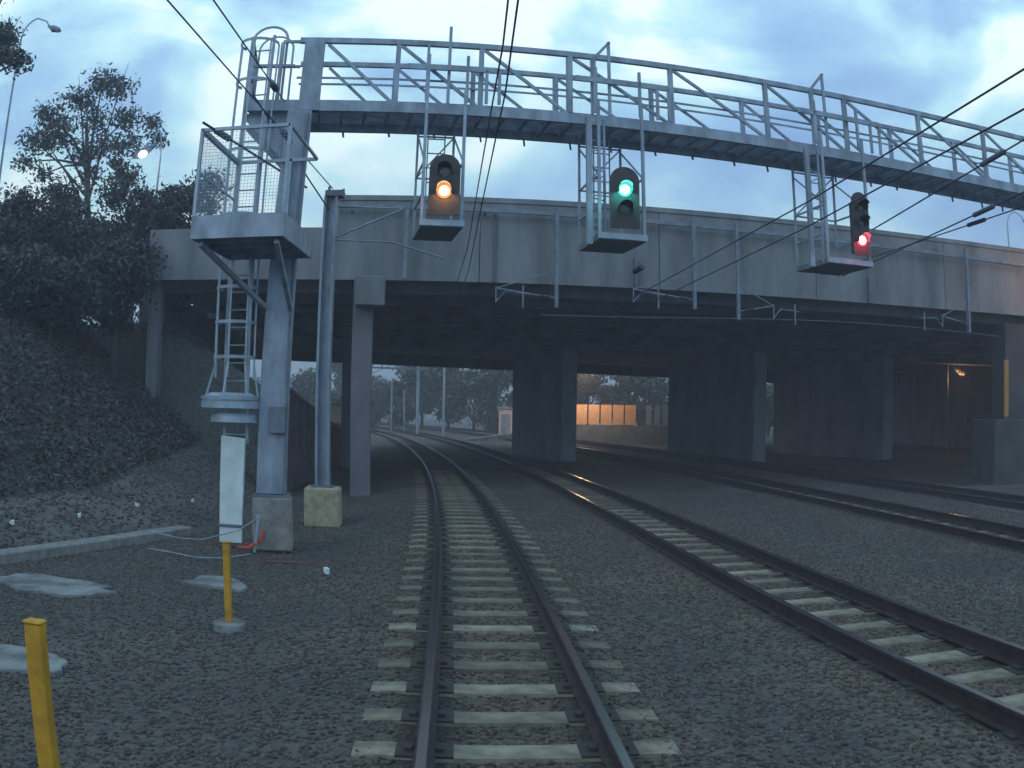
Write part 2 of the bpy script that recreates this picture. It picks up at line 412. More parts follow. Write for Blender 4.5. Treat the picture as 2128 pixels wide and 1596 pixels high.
# ------------------------------------------------------------------ signal gantry
GA = Vector((-3.6, 15.3, 0)); GU = Vector((15.2, 3.0, 0)).normalized(); GN = Vector((-GU.y, GU.x, 0)); UP = Vector((0, 0, 1))
def gp(u, off, z): return GA + GU * u + GN * off + UP * z
gan = thing('signal_gantry', 'long grey steel signal gantry with walkway crossing over all the tracks', 'signal gantry', (GA.x, GA.y, -.3))
uxy = (GU.x, GU.y)
LEN = 22.0
b = MB(); b.box(gp(-.20, 0, -.3 + .4), (.66, .70, .86), uxy, taper=.97)
b.build('concrete_base', CONCB, gan, bevel=.03)
b = MB(); b.box(gp(-.20, 0, .55), (.60, .62, .03), uxy); b.build('base_plate', GALVD, gan)
b = MB(); q0, q1 = gp(-.21, 0, .57), gp(-.02, 0, 6.87)
b.hexa([q0 + GU * a * .25 + GN * c * .16 for a, c in ((-1, -1), (1, -1), (1, 1), (-1, 1))] + [q1 + GU * a * .21 + GN * c * .16 for a, c in ((-1, -1), (1, -1), (1, 1), (-1, 1))])
b.build('post', GALV, gan, bevel=.012)
b = MB(); b.box(gp(-.1, -.2, 1.75), (.26, .10, .42), uxy); b.build('junction_box', GALVD, gan, bevel=.01)
b = MB(); b.tube([gp(.02, -.19, .5), gp(.06, -.19, 3.0), gp(.12, -.19, 6.8)], .022, 6); b.build('conduit', GALVD, gan)
b = MB(); b.box(gp(.12, 0, 7.56), (.36, .16, 1.34), uxy); b.build('upper_post', GALV, gan, bevel=.01)
b = MB(); b.box(gp(LEN, .0, 3.4), (.42, .34, 7.4), uxy); b.build('post', GALV, gan)
b = MB(); b.bar(gp(-.15, 0, 8.25), gp(LEN, 0, 8.25), .09, .10); b.build('top_chord', GALV, gan)
b = MB(); b.bar(gp(-.15, 1.25, 8.25), gp(LEN, 1.25, 8.25), .08, .09); b.build('top_chord', GALV, gan)
b = MB(); b.bar(gp(-1.0, -.02, 6.99), gp(LEN, -.02, 6.99), .09, .20); b.build('lower_chord', GALV, gan)
b = MB(); b.bar(gp(-1.0, 1.27, 6.99), gp(LEN, 1.27, 6.99), .09, .20); b.build('lower_chord', GALV, gan)
b = MB()
for k in range(24): b.bar(gp(-.98, .055 + .0497 * k, 7.06), gp(LEN, .055 + .0497 * k, 7.06), .018, .03)
for k in range(0, 58): b.bar(gp(-.9 + .4 * k, .03, 6.99), gp(-.9 + .4 * k, 1.22, 6.99), .05, .09)
b.build('walkway_deck', GALV, gan)
b = MB(); b.bar(gp(-.15, 1.19, 7.45), gp(LEN, 1.19, 7.45), .03, .04); b.bar(gp(-.15, .07, 7.55), gp(LEN, .07, 7.55), .03, .035)
b.bar(gp(-.15, 1.19, 7.82), gp(LEN, 1.19, 7.82), .03, .035)
b.build('handrail', GALV, gan)
UV = [1.59, 3.04, 4.6, 6.5, 8.46, 10.28, 12.2, 14.1, 16.0, 17.9, 19.8]
for i, uu in enumerate(UV):
    wv = .17 if abs(uu - 4.6) < .1 else .085
    b = MB(); b.bar(gp(uu, 0, 7.09), gp(uu, 0, 8.20), wv, .08, upv=GU); b.build('truss_vertical', GALV, gan)
    b = MB(); b.bar(gp(uu + .05, 1.25, 7.09), gp(uu + .05, 1.25, 8.20), .075 if wv < .1 else .14, .08, upv=GU); b.build('truss_vertical', GALV, gan)
UL = [.30] + UV
for i in range(len(UL) - 1):
    a, c = UL[i], UL[i + 1]
    b = MB(); b.bar(gp(a + .06, .0, 8.18), gp(c - .08, .0, 7.1), .045, .055); b.build('truss_diagonal', GALV, gan)
    b = MB(); b.bar(gp(a + .1, 1.25, 8.18), gp(c - .05, 1.25, 7.1), .04, .05); b.build('truss_diagonal', GALV, gan)
for k in range(20):
    uu = .75 + .83 * k + .1 * math.sin(k * 3.1); b = MB()
    b.bar(gp(uu, 1.25, 6.90), gp(uu + .02, 1.25, 6.78 + .03 * math.sin(k)), .035, .035)
    b.build('hanger_bolt', GALVD, gan)
# end bracket under the walkway beside the post
for oo in (.10, .90):
    b = MB(); b.plate([(-1.0, 6.88), (-.22, 6.05), (-.22, 6.88)], GA + GN * oo, GU, UP, GN, .02)
    b.bar(gp(-1.0, oo + .01, 6.84), gp(-.2, oo + .01, 6.02), .07, .07); b.build('end_bracket', GALV, gan)
b = MB()
for o_ in (-.02, .6, 1.25):
    b.bar(gp(-.98, o_, 7.1), gp(-.98, o_, 8.2), .05)
b.bar(gp(-.98, -.02, 7.66), gp(-.98, 1.25, 7.66), .04); b.bar(gp(-.98, -.02, 8.2), gp(-.98, 1.25, 8.2), .05)
b.bar(gp(-.98, 1.25, 8.2), gp(-.15, 1.25, 8.2), .05); b.bar(gp(-.98, -.02, 7.75), gp(-.2, -.02, 7.75), .045); b.bar(gp(-.45, -.02, 7.1), gp(-.45, -.02, 8.2), .06)
b.bar(gp(-.45, -.02, 8.22), gp(-.15, -.02, 8.22), .05)
b.build('end_guard_rail', GALV, gan)
# caged ladder up the left side of the post
LX0, LX1, LY = -4.60, -4.20, 15.15
lad = MB()
for x in (LX0, LX1): lad.bar((x, LY, 1.35), (x, LY, 8.35), .05, .03)
for k in range(24): lad.tube([(LX0, LY, 1.5 + .285 * k), (LX1, LY, 1.5 + .285 * k)], .014, 6)
ladder = lad.build('ladder', GALV, gan)
cg = MB()
def hoop(z, r, cy, cx=-4.40, rt=.02, a0=-30, a1=210, hgt=.05, squash=1.0):
    pts = [(cx + r * math.cos(math.radians(a)), cy - r * squash * math.sin(math.radians(a)), z) for a in np.linspace(a0, a1, 19)]
    for p, q in zip(pts[:-1], pts[1:]): cg.bar(p, q, .012, hgt)
for z in (2.72, 3.27, 3.82, 5.0, 6.1, 7.35, 8.1): hoop(z, .34, LY - .18)
for k in range(5):
    a = math.radians(-10 + 50 * k)
    r = .34; cg.bar((-4.4 + r * math.cos(a), LY - .18 - r * math.sin(a), 2.4), (-4.4 + r * math.cos(a), LY - .18 - r * math.sin(a), 8.1), .03, .012)
    R2 = .46; cg.bar((-4.44 + R2 * math.cos(a), LY - .2 - R2 * math.sin(a), 2.1), (-4.4 + r * math.cos(a), LY - .18 - r * math.sin(a), 2.6), .03, .012)
hoop(2.08, .48, LY - .2, -4.46, hgt=.05); hoop(1.80, .34, LY - .1, -4.40, hgt=.07)
def bell(rows, cx, cy):
    n = 22; vs = []
    for r, z in rows:
        for k in range(n + 1):
            a = math.radians(-25 + 230 * k / n); vs.append((cx + r * math.cos(a), cy - r * math.sin(a), z))
    cg.add(vs, [(i * (n + 1) + k, i * (n + 1) + k + 1, (i + 1) * (n + 1) + k + 1, (i + 1) * (n + 1) + k) for i in range(len(rows) - 1) for k in range(n)])
bell([(.50, 1.92), (.49, 2.02), (.42, 2.12), (.34, 2.16), (.34, 2.14), (.41, 2.10), (.47, 2.01), (.48, 1.92)], -4.46, LY - .15)
bell([(.40, 1.70), (.38, 1.80), (.30, 1.84), (.30, 1.82), (.37, 1.78)], -4.40, LY - .12)
c2 = cg.build('ladder_cage', GALVL, ladder); ORG[c2.name] = ORG[gan.name]
cg = MB()   # arched grab hoop above the walkway
pts = [(-4.62, LY + .1, 7.1), (-4.62, LY + .1, 8.3)] + [(-4.3 - .32 * math.cos(a), LY + .1, 8.3 + .26 * math.sin(a)) for a in np.linspace(.2, math.pi - .2, 9)] + [(-3.98, LY + .1, 8.3), (-3.98, LY + .1, 7.1)]
cg.tube(pts, .025, 6)
cg.tube([(p[0], p[1] + .5, p[2]) for p in pts], .02, 6)
o = cg.build('grab_rail', GALVL, ladder)
g_ = MB(); g_.hexa([Vector(p) for p in [(-4.68, 15.02, -.25), (-4.28, 15.02, -.25), (-4.28, 15.10, -.25), (-4.68, 15.10, -.25), (-4.62, 15.02, 1.48), (-4.20, 15.02, 1.44), (-4.20, 15.10, 1.44), (-4.62, 15.10, 1.48)]])
g_.bar((-4.70, 15.005, .03), (-4.25, 15.005, .03), .02, .05, 1)
g_.build('ladder_guard', [WHT, GALVD], ladder, bevel=.008)
# landing platform bracketed in front of the post
pf = MB(); x0, x1, y0, y1 = -4.58, -3.2, 13.0, 15.05
pf.box(((x0 + x1) / 2, (y0 + y1) / 2, 4.42), (x1 - x0, y1 - y0, .03))
for yy in (y0, y1): pf.bar((x0 - .03, yy, 4.47), (x1 + .03, yy, 4.47), .04, .34)
for xx in (x0, x1): pf.bar((xx, y0 + .03, 4.47), (xx, y1 - .03, 4.47), .04, .34)
pf.bar((x0 + .1, y0 + .1, 4.25), (-3.9, 15.12, 3.5), .07); pf.bar((x1 - .1, y0 + .1, 4.25), (-3.5, 15.12, 3.5), .07)
for yy in (13.5, 14.0, 14.5): pf.bar((x0, yy, 4.36), (x1, yy, 4.36), .05, .09)
plat = pf.build('landing_platform', GALV, gan)
rl = MB()
for xx, yy in ((x0, y0), (x1, y0), (x0, y1), (x1 - .45, y1)): rl.bar((xx, yy, 4.64), (xx, yy, 5.97), .05)
rl.bar((x0, y0, 5.95), (x1, y0, 5.95), .05); rl.bar((x0, y0, 5.95), (x0, y1, 5.95), .07); rl.bar((x0, y1, 5.95), (x1, y1, 5.95), .05)
rl.bar((x0, y0, 5.3), (x0, y1, 5.3), .03); rl.bar((x1, y0, 5.95), (x1, y1, 5.95), .04)
rl.build('guard_rail', GALVL, plat)
ms = MB()
for k in range(1, 28): ms.bar((x0 + k * .05, y0, 4.64), (x0 + k * .05, y0, 5.93), .004)
for k in range(1, 26): ms.bar((x0, y0 + .002, 4.64 + k * .05), (x1, y0 + .002, 4.64 + k * .05), .004)
for k in range(1, 40): ms.bar((x0, y0 + k * .05, 4.64), (x0, y0 + k * .05, 5.93), .004)
ms.build('wire_mesh', GALVL, plat)

# ------------------------------------------------------------------ colour light signals in hanging cages
def arch(w, h, n=10):
    r = w / 2; pts = [(-r, 0), (r, 0)]
    for k in range(n + 1):
        a = math.pi * k / n; pts.append((r * math.cos(a), h - r + r * math.sin(a)))
    return pts
AMB = emat('amber_light', (1.0, .62, .22), 9); AMBR = emat('amber_lens_rim', (1.0, .22, .04), 1.2)
GRN = emat('green_light', (.35, 1.0, .88), 9); GRNR = emat('green_lens_rim', (.02, .85, .62), 1.0)
RED = emat('red_light', (1.0, .35, .42), 9); REDR = emat('red_lens_rim', (1.0, .02, .08), 1.2)
LENSD = mat('unlit_lens', (.02, .02, .025), .2, 0, .1, 5)
def signal(u0, u1, uh, zh0, zh1, zl, others, hw, yaw, floor, lit, rim, lcol, label, davit, uleft=None, hooddir=0):
    base = gp((u0 + u1) / 2, 0, floor)
    t = thing('railway_signal', label, 'railway signal', base, 'colour light signals hung under the gantry')
    f0, f1 = -.34, .95
    fr = MB()
    for uu in (u0, u1):
        fr.bar(gp(uu, f0, floor), gp(uu, f0, 7.3), .05, .05, upv=GU)
        fr.bar(gp(uu, f1, floor), gp(uu, f1, 6.9), .04, .04, upv=GU)
        for z in (floor + .55, floor + 1.1): fr.bar(gp(uu, f0, z), gp(uu, f1, z), .03, .03)
        fr.bar(gp(uu, f0, floor + 1.1), gp(uu, f1, floor + 1.9), .025)
    for z in (floor + 1.1, 6.75): fr.bar(gp(u0, f1, z), gp(u1, f1, z), .03)
    fr.bar(gp(u0, f1, floor + 1.1), gp(u1, f1, 6.75), .025)
    fr.build('cage_frame', GALVL if not uleft else GALV, t)
    if uleft:
        q = MB(); q.bar(gp(uleft, f0 + .05, floor - .1), gp(uleft, f0 + .05, 6.95), .09, .09, upv=GU); q.bar(gp(uleft + .28, f0 + .1, floor), gp(uleft + .28, f0 + .1, 6.95), .04, .04, upv=GU)
        for k in range(8): q.bar(gp(uleft, f0 + .07, floor + .2 + .26 * k), gp(uleft + .28, f0 + .1, floor + .2 + .26 * k + (.13 if k % 2 else -.05)), .02)
        q.build('lattice_leg', GALV, t)
    ld = MB()
    for uu in ((u0 + u1) / 2 - .15, (u0 + u1) / 2 + .15): ld.bar(gp(uu, f1 - .1, floor), gp(uu, f1 - .1, 7.0), .035, .02, upv=GU)
    for k in range(8): ld.bar(gp((u0 + u1) / 2 - .15, f1 - .1, floor + .2 + .27 * k), gp((u0 + u1) / 2 + .15, f1 - .1, floor + .2 + .27 * k), .02)
    ld.build('ladder', GALV, t)
    p = MB(); p.bar(gp((u0 + u1) / 2, f0 - .03, floor), gp((u0 + u1) / 2, f1, floor), u1 - u0 + .04, .03)
    for uu in (u0, u1): p.bar(gp(uu, f0 - .03, floor + .05), gp(uu, f1, floor + .05), .03, .07)
    p.build('platform', GALVD, t)
    p = MB(); p.bar(gp(u0 - .04, f0 - .06, floor + .05), gp(u1 + .04, f0 - .06, floor + .05), .03, .10); p.build('toe_board', GALVL, t)
    # head
    a = math.atan2(GU.y, GU.x) * 0 + yaw
    hx = Vector((math.cos(a), math.sin(a), 0)); hn = Vector((-hx.y, hx.x, 0))    # hn points away from the camera
    hc = gp(uh, f0 - .14, 0)
    hd = MB(); hd.plate(arch(hw, zh1 - zh0), hc + UP * zh0, hx, UP, hn, .03)
    hd.plate([(-hw * .36, .05), (hw * .36, .05), (hw * .36, (zh1 - zh0) * .85), (-hw * .36, (zh1 - zh0) * .85)], hc + UP * zh0 + hn * .03, hx, UP, hn, .2)
    head = hd.build('signal_head', BLK, t)
    for k, z in enumerate([zl] + others):
        c = hc + UP * z - hn * .004
        def disc(r, th, nseg=16): return [(r * math.cos(6.2832 * i / nseg), r * math.sin(6.2832 * i / nseg)) for i in range(nseg)]
        r = .125 if k == 0 else .09
        m_ = MB(); m_.plate(disc(r, 0), c - hn * .012, hx, UP, hn, .012); m_.plate(disc(r * .66, 0), c - hn * .03, hx, UP, hn, .016, 1)
        o = m_.build('lens', [rim if k == 0 else LENSD, lit if k == 0 else LENSD], head); ORG[o.name] = ORG[t.name]
        h = MB(); vs = []; fs = []; ns = 12
        for q, (dist, rr) in enumerate(((0, .125), (.24, .125), (.24, .118), (0, .118))):
            for i in range(ns + 1):
                an = math.radians(-20 + 220 * i / ns); dz = dist * (1 if 30 < -20 + 220 * i / ns < 150 else .55)
                vs.append(c + hx * rr * math.cos(an) + UP * rr * math.sin(an) - hn * dz)
        for q in range(4):
            for i in range(ns): fs.append((q * (ns + 1) + i, q * (ns + 1) + i + 1, ((q + 1) % 4) * (ns + 1) + i + 1, ((q + 1) % 4) * (ns + 1) + i))
        h.add(vs, fs); o = h.build('hood', BLK, head); ORG[o.name] = ORG[t.name]
    lg = bpy.data.lights.new('signal_light', 'POINT'); lg.energy = 11; lg.color = lcol; lg.shadow_soft_size = .05
    lo = bpy.data.objects.new('signal_light', lg); COL.objects.link(lo); lo.parent = t; lo.location = hc + UP * zl - hn * .16 - base
    # hoist davit above the walkway
    dv = MB(); dv.bar(gp(davit[0], f0 + .3, 7.1), gp(davit[0], f0 + .3, davit[1]), .05, .05, upv=GU)
    if davit[2]: dv.bar(gp(davit[0] + .02, f0 + .3, davit[1]), gp(davit[0] - .32, f0 + .3, davit[1] - .42), .05); dv.bar(gp(davit[0] - .32, f0 + .3, 7.1), gp(davit[0] - .32, f0 + .3, davit[1] - .4), .045, upv=GU)
    dv.build('hoist_post', GALV, t)
    gr = MB(); ga, gb_ = u0 - .35, u1 + .6
    gr.bar(gp(ga, f0 + .2, 7.74), gp(gb_, f0 + .2, 7.74), .05, .10)
    for uu in (u0 + .02, u1 + .05, u1 + .38, gb_): gr.bar(gp(uu, f0 + .2, 7.1), gp(uu, f0 + .2, 7.99 if uu < u1 + .1 else 7.74), .05, .05, upv=GU)
    gr.bar(gp(u0, f0 + .2, 7.1), gp(u0, f0 + .2, 8.2), .045, upv=GU)
    gr.build('access_rail', GALV, t)
    return t
signal(2.10, 2.74, 2.43, 5.02, 6.05, 5.42, [5.75], .50, .02, 4.86, AMB, AMBR, (1, .45, .15), 'signal under the gantry showing an amber light', (2.48, 8.6, False))
signal(5.02, 5.80, 5.42, 4.98, 6.05, 5.64, [5.3], .50, .05, 4.80, GRN, GRNR, (.1, 1, .75), 'signal under the gantry showing a green light', (5.32, 8.58, True), uleft=4.86)
signal(9.45, 10.42, 10.17, 4.92, 6.15, 5.21, [5.55, 5.85], .36, .12, 4.74, RED, REDR, (1, .08, .12), 'signal under the gantry showing a red light', (9.78, 8.66, True), uleft=9.12)

# ------------------------------------------------------------------ overhead line mast beside the gantry
ma = thing('overhead_line_mast', 'grey steel overhead line mast on a sandy concrete block beside the gantry post', 'line mast', (-3.68, 19.1, -.35))
b = MB(); b.box((-3.68, 19.1, .02), (.72, .72, .78), (1, .1), taper=.98); b.build('concrete_base', CONCY, ma, bevel=.03)
b = MB(); b.box((-3.68, 19.1, .43), (.42, .42, .03)); b.build('base_plate', GALVD, ma)
b = MB()
for s in (-1, 1): b.bar((-3.68 + s * .12, 19.1, .44), (-3.68 + s * .12, 19.1, 6.2), .02, .24, upv=(0, 1, 0))
b.bar((-3.68, 19.1, .44), (-3.68, 19.1, 6.2), .22, .012, upv=(0, 1, 0))
for s in (-1, 1): b.bar((-3.68 + s * .115, 18.985, .44), (-3.68 + s * .115, 18.985, 6.2), .05, .03, upv=(0, 1, 0))
b.build('post', GALV, ma)
b = MB(); b.box((-3.62, 19.1, 6.25), (.36, .34, .12)); b.bar((-3.75, 19.1, 6.25), (-3.75, 19.1, 6.42), .05); b.bar((-3.45, 19.1, 6.25), (-3.45, 19.1, 6.36), .05); b.build('cap', GALVD, ma)
b = MB(); b.tube([(-3.56, 19.1, 5.35), (-2.2, 19.25, 5.95)], .025, 6); b.tube([(-3.56, 19.1, 6.0), (-2.2, 19.25, 5.95)], .018, 6)
b.tube([(-3.56, 19.1, 5.3), (-2.4, 19.2, 5.25), (-1.4, 19.3, 4.95)], .02, 6); b.bar((-2.2, 19.25, 5.95), (-2.2, 19.25, 5.2), .02)
b.build('cantilever_arm', GALV, ma)

# ------------------------------------------------------------------ overhead wires
def wire(label, pts, r=.012, ins=(), cat='overhead wire', name='overhead_wire', sag=0.0):
    P = []
    for i in range(len(pts) - 1):
        a, c = Vector(pts[i]), Vector(pts[i + 1]); n = 10
        for k in range(n): P.append(a.lerp(c, k / n) - UP * sag * 4 * (k / n) * (1 - k / n))
    P.append(Vector(pts[-1])); t = thing(name, label, cat, P[0], 'overhead line wires')
    MB().tube(P, r, 6).build('cable', WIRE, t)
    for f_, L in ins:
        a, c = Vector(pts[0]), Vector(pts[-1]); p = a.lerp(c, f_); d = (c - a).normalized(); q = MB(); Q = []; R = []
        n = int(L / .04)
        for k in range(n): Q += [p + d * .04 * k, p + d * (.04 * k + .02)]; R += [.03, .055]
        q.tube(Q, R, 8).build('insulator', INS, t)
def following(D, z, y0, y1, dz=0.0, zig=.15):
    out = []
    for i, y in enumerate(np.linspace(y0, y1, 7)):
        c = cen(y, D + zig * (1 if i % 2 else -1)); out.append((c.x, c.y, z))
    return out
wire('contact wire hanging above the track under the camera', following(-.03, 4.72, -3, 64, zig=0), .008)
wire('catenary wire just above the contact wire of the camera track', [(*following(-.06, 5.3, -3, 64, zig=0)[k][:2], 5.25 - .04 * k) for k in range(7)], .009)
wire('lower of two wires crossing the right sky above the second track', following(3.85, 4.28, 1, 62, zig=.04), .009)
wire('upper of two wires crossing the right sky above the second track', [(*p[:2], 4.62) for p in following(3.9, 5.0, 1, 62, zig=.04)], .010, [(.27, .6)])
wire('left feeder wire running down past the gantry post to the mast top', [(-3.75, 2, 6.1), (-3.66, 19.0, 6.35)], .011, [(.73, .5)])
wire('second feeder wire running down to the gantry post', [(-2.5, 1, 5.3), (-3.85, 15.0, 7.0)], .011, [(.90, .4)])
wire('short stay wire from the gantry end down across the landing platform', [(-4.45, 12.6, 5.95), (-3.75, 16.9, 5.9)], .02, [(.1, .5)])
wire('stay wire fanning from the gantry walkway end to the post', [(-4.2, 14.2, 6.9), (-3.7, 18.9, 5.9)], .016, [(.2, .7)])
for k, (a, c) in enumerate([((9.0, 11.5, 6.9), (7.8, 19.5, 6.0)), ((9.8, 12.2, 6.3), (8.6, 24.0, 5.6)), ((11.2, 15.0, 6.45), (9.9, 27, 6.4))]):
    wire(['steep stay wire with a dark insulator crossing the gantry railings', 'long stay wire with insulator below the gantry at right', 'stay wire at the far right end of the gantry walkway'][k], [a, c], .016, [(.35, .8)])

# ------------------------------------------------------------------ road bridge
BA = Vector((-3.8, 26.0, 0)); BU = Vector((21.5, 2.7, 0)).normalized(); BN = Vector((-BU.y, BU.x, 0)); bxy = (BU.x, BU.y)
def bp(u, off, z): return BA + BU * u + BN * off + UP * z
br = thing('road_bridge', 'wide concrete road bridge with plain fascia spanning the railway', 'bridge', (BA.x, BA.y, -.3))
U0, U1 = -6.5, 46.0
b = MB(); us = [U0, -1.2, 2.9, 7.9, 12.9, 17.9, 22.9, 27.9, 32.9, 37.9, 42.9]
for i in range(len(us) - 1):
    if i == 0: b.bar(bp(us[i] + .012, .12, 6.12), bp(us[i + 1] - .012, .12, 6.12), .24, 1.44)
    else: b.bar(bp(us[i] + .012, .12, 6.50), bp(us[i + 1] - .012, .12, 6.50), .24, 2.20)
b.build('fascia', CONC, br)
b = MB(); b.bar(bp(-1.2, .14, 7.68), bp(U1, .14, 7.68), .36, .14); b.build('coping', CONC, br)
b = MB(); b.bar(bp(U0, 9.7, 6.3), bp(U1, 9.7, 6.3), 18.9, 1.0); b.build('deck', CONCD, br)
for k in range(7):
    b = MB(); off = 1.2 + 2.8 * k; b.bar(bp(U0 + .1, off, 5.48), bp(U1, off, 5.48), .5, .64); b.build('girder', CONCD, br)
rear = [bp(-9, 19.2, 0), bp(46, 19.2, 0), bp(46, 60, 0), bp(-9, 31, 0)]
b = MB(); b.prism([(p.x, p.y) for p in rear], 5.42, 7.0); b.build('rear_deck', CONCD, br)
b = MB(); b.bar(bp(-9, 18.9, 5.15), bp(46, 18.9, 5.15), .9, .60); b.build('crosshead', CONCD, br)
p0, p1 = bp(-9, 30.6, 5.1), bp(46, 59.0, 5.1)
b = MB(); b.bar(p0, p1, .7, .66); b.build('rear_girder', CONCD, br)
b = MB(); b.bar(bp(-.38, -.28, 5.06), bp(.40, -.28, 5.06), .44, .78); b.build('column_cap', CONC, br, bevel=.02)
b = MB(); b.box(bp(-.18, .25, 2.5), (.55, .60, 5.9), bxy); b.build('column', CONCD, br, bevel=.02)
b = MB(); b.box(bp(-.9, 10, 2.5), (.5, .6, 5.3), bxy); b.build('column', CONCD, br)
b = MB(); b.box(bp(-6.3, .6, 3.2), (.36, .5, 4.75), bxy); b.build('abutment_column', CONC, br)
b = MB(); b.box(bp(-6.75, 10.4, 3.3), (.5, 18.4, 4.2), bxy); b.build('abutment', CONCD, br)
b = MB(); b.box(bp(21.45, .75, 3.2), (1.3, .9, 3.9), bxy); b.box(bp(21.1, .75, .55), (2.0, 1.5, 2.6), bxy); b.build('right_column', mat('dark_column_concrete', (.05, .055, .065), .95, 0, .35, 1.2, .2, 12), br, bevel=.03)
b = MB(); b.box((33.0, 66, 2.4), (.6, 74, 6.2)); b.build('right_abutment', CONCD, br)
pd = Vector((-.3, .95, 0)).normalized()
for (nx_, ny_, L_) in ((2.62, 45.4, 7.4), (11.75, 45.3, 9.3), (19.5, 46.9, 11.2)):
    b = MB(); a = Vector((nx_, ny_, 2.3)); b.bar(a, a + pd * L_, .75, 5.25); b.build('pier_wall', mat('pier_concrete', (.30, .30, .35), .9, 0, .3, .9, .2, 10, stretch=(.7, .7, .35)), br, bevel=.03)
for k, (uu, z0, z1, ww) in enumerate(((7.18, 5.42, 6.2, .22), (14.78, 5.42, 6.2, .24), (3.3, 5.42, 7.3, .06), (-1.3, 5.42, 7.3, .05))):
    b = MB(); b.bar(bp(uu, -.04, z0), bp(uu, -.04, z1), ww, .07, upv=BU); b.build('fascia_bracket', GALVD if ww > .1 else CONCD, br)

GALVM = mat('weathered_steel', (.15, .19, .25), .65, .15, .3, 5)
# overhead line supports hung off the fascia
bm_ = MB(); bm_.bar(bp(-1.2, -.30, 7.40), bp(10.2, -.30, 7.22), .10, .11); bm_.bar(bp(10.2, -.30, 7.22), bp(24, -.30, 7.1), .10, .11)
sb = thing('wire_support_beam', 'long thin steel beam running along the bridge fascia', 'beam', bp(5, -.3, 7.3))
bm_.build('beam', GALVM, sb)
q = MB()
for uu in (-.6, 3.0, 8, 13, 17.5, 22): q.bar(bp(uu, -.26, 7.28), bp(uu, -.002, 7.28), .06, .06)
q.build('bracket', GALVD, sb)
dl = ['first drop post from the left on the bridge fascia, short with no arm', 'drop post on the fascia behind the green signal, arm below it', 'drop post on the fascia with a light arm at its left foot', 'drop post on the fascia close right of another drop post', 'thick drop post near the right end of the bridge fascia']
for k, (uu, z0, ww, arms) in enumerate(((.9, 5.4, .09, None), (4.92, 4.73, .11, (3.3, 3.9)), (8.8, 4.85, .11, (7.0, 7.72)), (10.13, 4.6, .09, (11.2, 12.2)), (18.6, 4.66, .16, (17.4, 16.6)))):
    t = thing('drop_post', dl[k], 'drop post', bp(uu, -.42, 7.2), 'drop posts hung along the bridge fascia')
    b = MB(); b.bar(bp(uu, -.42, z0), bp(uu, -.42, 7.45), ww, .09, upv=BU); b.build('post', GALVM, t)
    if arms:
        b = MB(); e0, e1 = arms
        b.tube([bp(uu, -.40, z0 + .25), bp(e0, -.55, z0 + .45)], .022, 6); b.tube([bp(uu, -.42, z0 + 1.0), bp(e0, -.55, z0 + .45)], .018, 6)
        sg = 1 if e1 > e0 else -1; e1 = e0 + sg * .72; b.bar(bp(e1, -.5, z0 - .05), bp(e1, -.5, z0 + .55), .04); b.tube([bp(e0, -.55, z0 + .1), bp(e0 + sg * .25, -.5, z0 + .38), bp(e0 + sg * .9, -.5, z0 + .33)], .016, 6); b.bar(bp(e0, -.55, z0 + .08), bp(e0, -.55, z0 + .5), .03)
        b.build('registration_arm', GALVM, t)
        b = MB(); d_ = (bp(e0, -.55, z0 + .45) - bp(uu, -.42, z0 + .25)).normalized(); p_ = bp(uu, -.42, z0 + .25) + d_ * .2
        b.tube([p_ + d_ * .03 * j for j in range(10)], [.03 if j % 2 else .055 for j in range(10)], 8); b.build('insulator', INS, t)
b = MB(); b.tube([bp(u_, -.48, 4.62 - .1 * math.sin(u_ / 3)) for u_ in np.linspace(4.5, 20, 30)], .008, 6)
t = thing('suspended_cable', 'thin pale cable strung below the drop posts under the bridge fascia', 'cable', bp(12, -.48, 4.6)); b.build('cable', GALVM, t)

# ------------------------------------------------------------------ retaining wall, kerb, trackside items
rw = thing('retaining_wall', 'dark retaining wall sloping down beside the left track under the bridge', 'wall', (-6.7, 36, -.3))
ys = np.linspace(24.5, 52, 14); b = MB(); cp = MB()
for a, c in zip(ys[:-1], ys[1:]):
    xa, xb = np.interp([a, c], [24, 26, 48, 54], [-6.05, -6.12, -7.42, -7.9]); za, zb = np.interp([a, c], [24.5, 26, 48, 52], [2.6, 2.5, .15, -.1])
    b.hexa([Vector(p) for p in [(xa, a, -.6), (xa, c if False else a, -.6), (xb, c, -.6), (xb - .3, c, -.6)]] and
           [Vector((xa - .3, a, -.6)), Vector((xa, a, -.6)), Vector((xb, c, -.6)), Vector((xb - .3, c, -.6)), Vector((xa - .3, a, za)), Vector((xa, a, za)), Vector((xb, c, zb)), Vector((xb - .3, c, zb))])
    cp.hexa([Vector((xa - .36, a, za + .002)), Vector((xa + .05, a, za + .002)), Vector((xb + .05, c, zb + .002)), Vector((xb - .36, c, zb + .002)), Vector((xa - .36, a, za + .1)), Vector((xa + .05, a, za + .1)), Vector((xb + .05, c, zb + .1)), Vector((xb - .36, c, zb + .1))])
b.build('wall', WALLM, rw); cp.build('coping', CONC, rw)
kb = thing('concrete_kerb', 'low pale concrete kerb between gravel bank and trackside path', 'kerb', (-6.4, 14, -.3))
b = MB()
ks = [(-10.6, 2.0), (-9.3, 5), (-8.2, 8.3), (-7.2, 11.6), (-6.5, 13.8), (-5.75, 16.3)]
for (xa, a), (xb, c) in zip(ks[:-1], ks[1:]): b.bar((xa, a, -.31), (xb, c, -.31), .34, .22)
b.build('kerb', CONCB, kb, bevel=.02)
def pad(name, label, pts, z, th, mt, cat, group=None):
    c = np.mean(pts, 0); t = MB(); t.prism(pts, z - th, z)
    o = t.build(name, mt, None, bevel=.01, loc=(float(c[0]), float(c[1]), z - th)); return tag(o, label, cat, group)
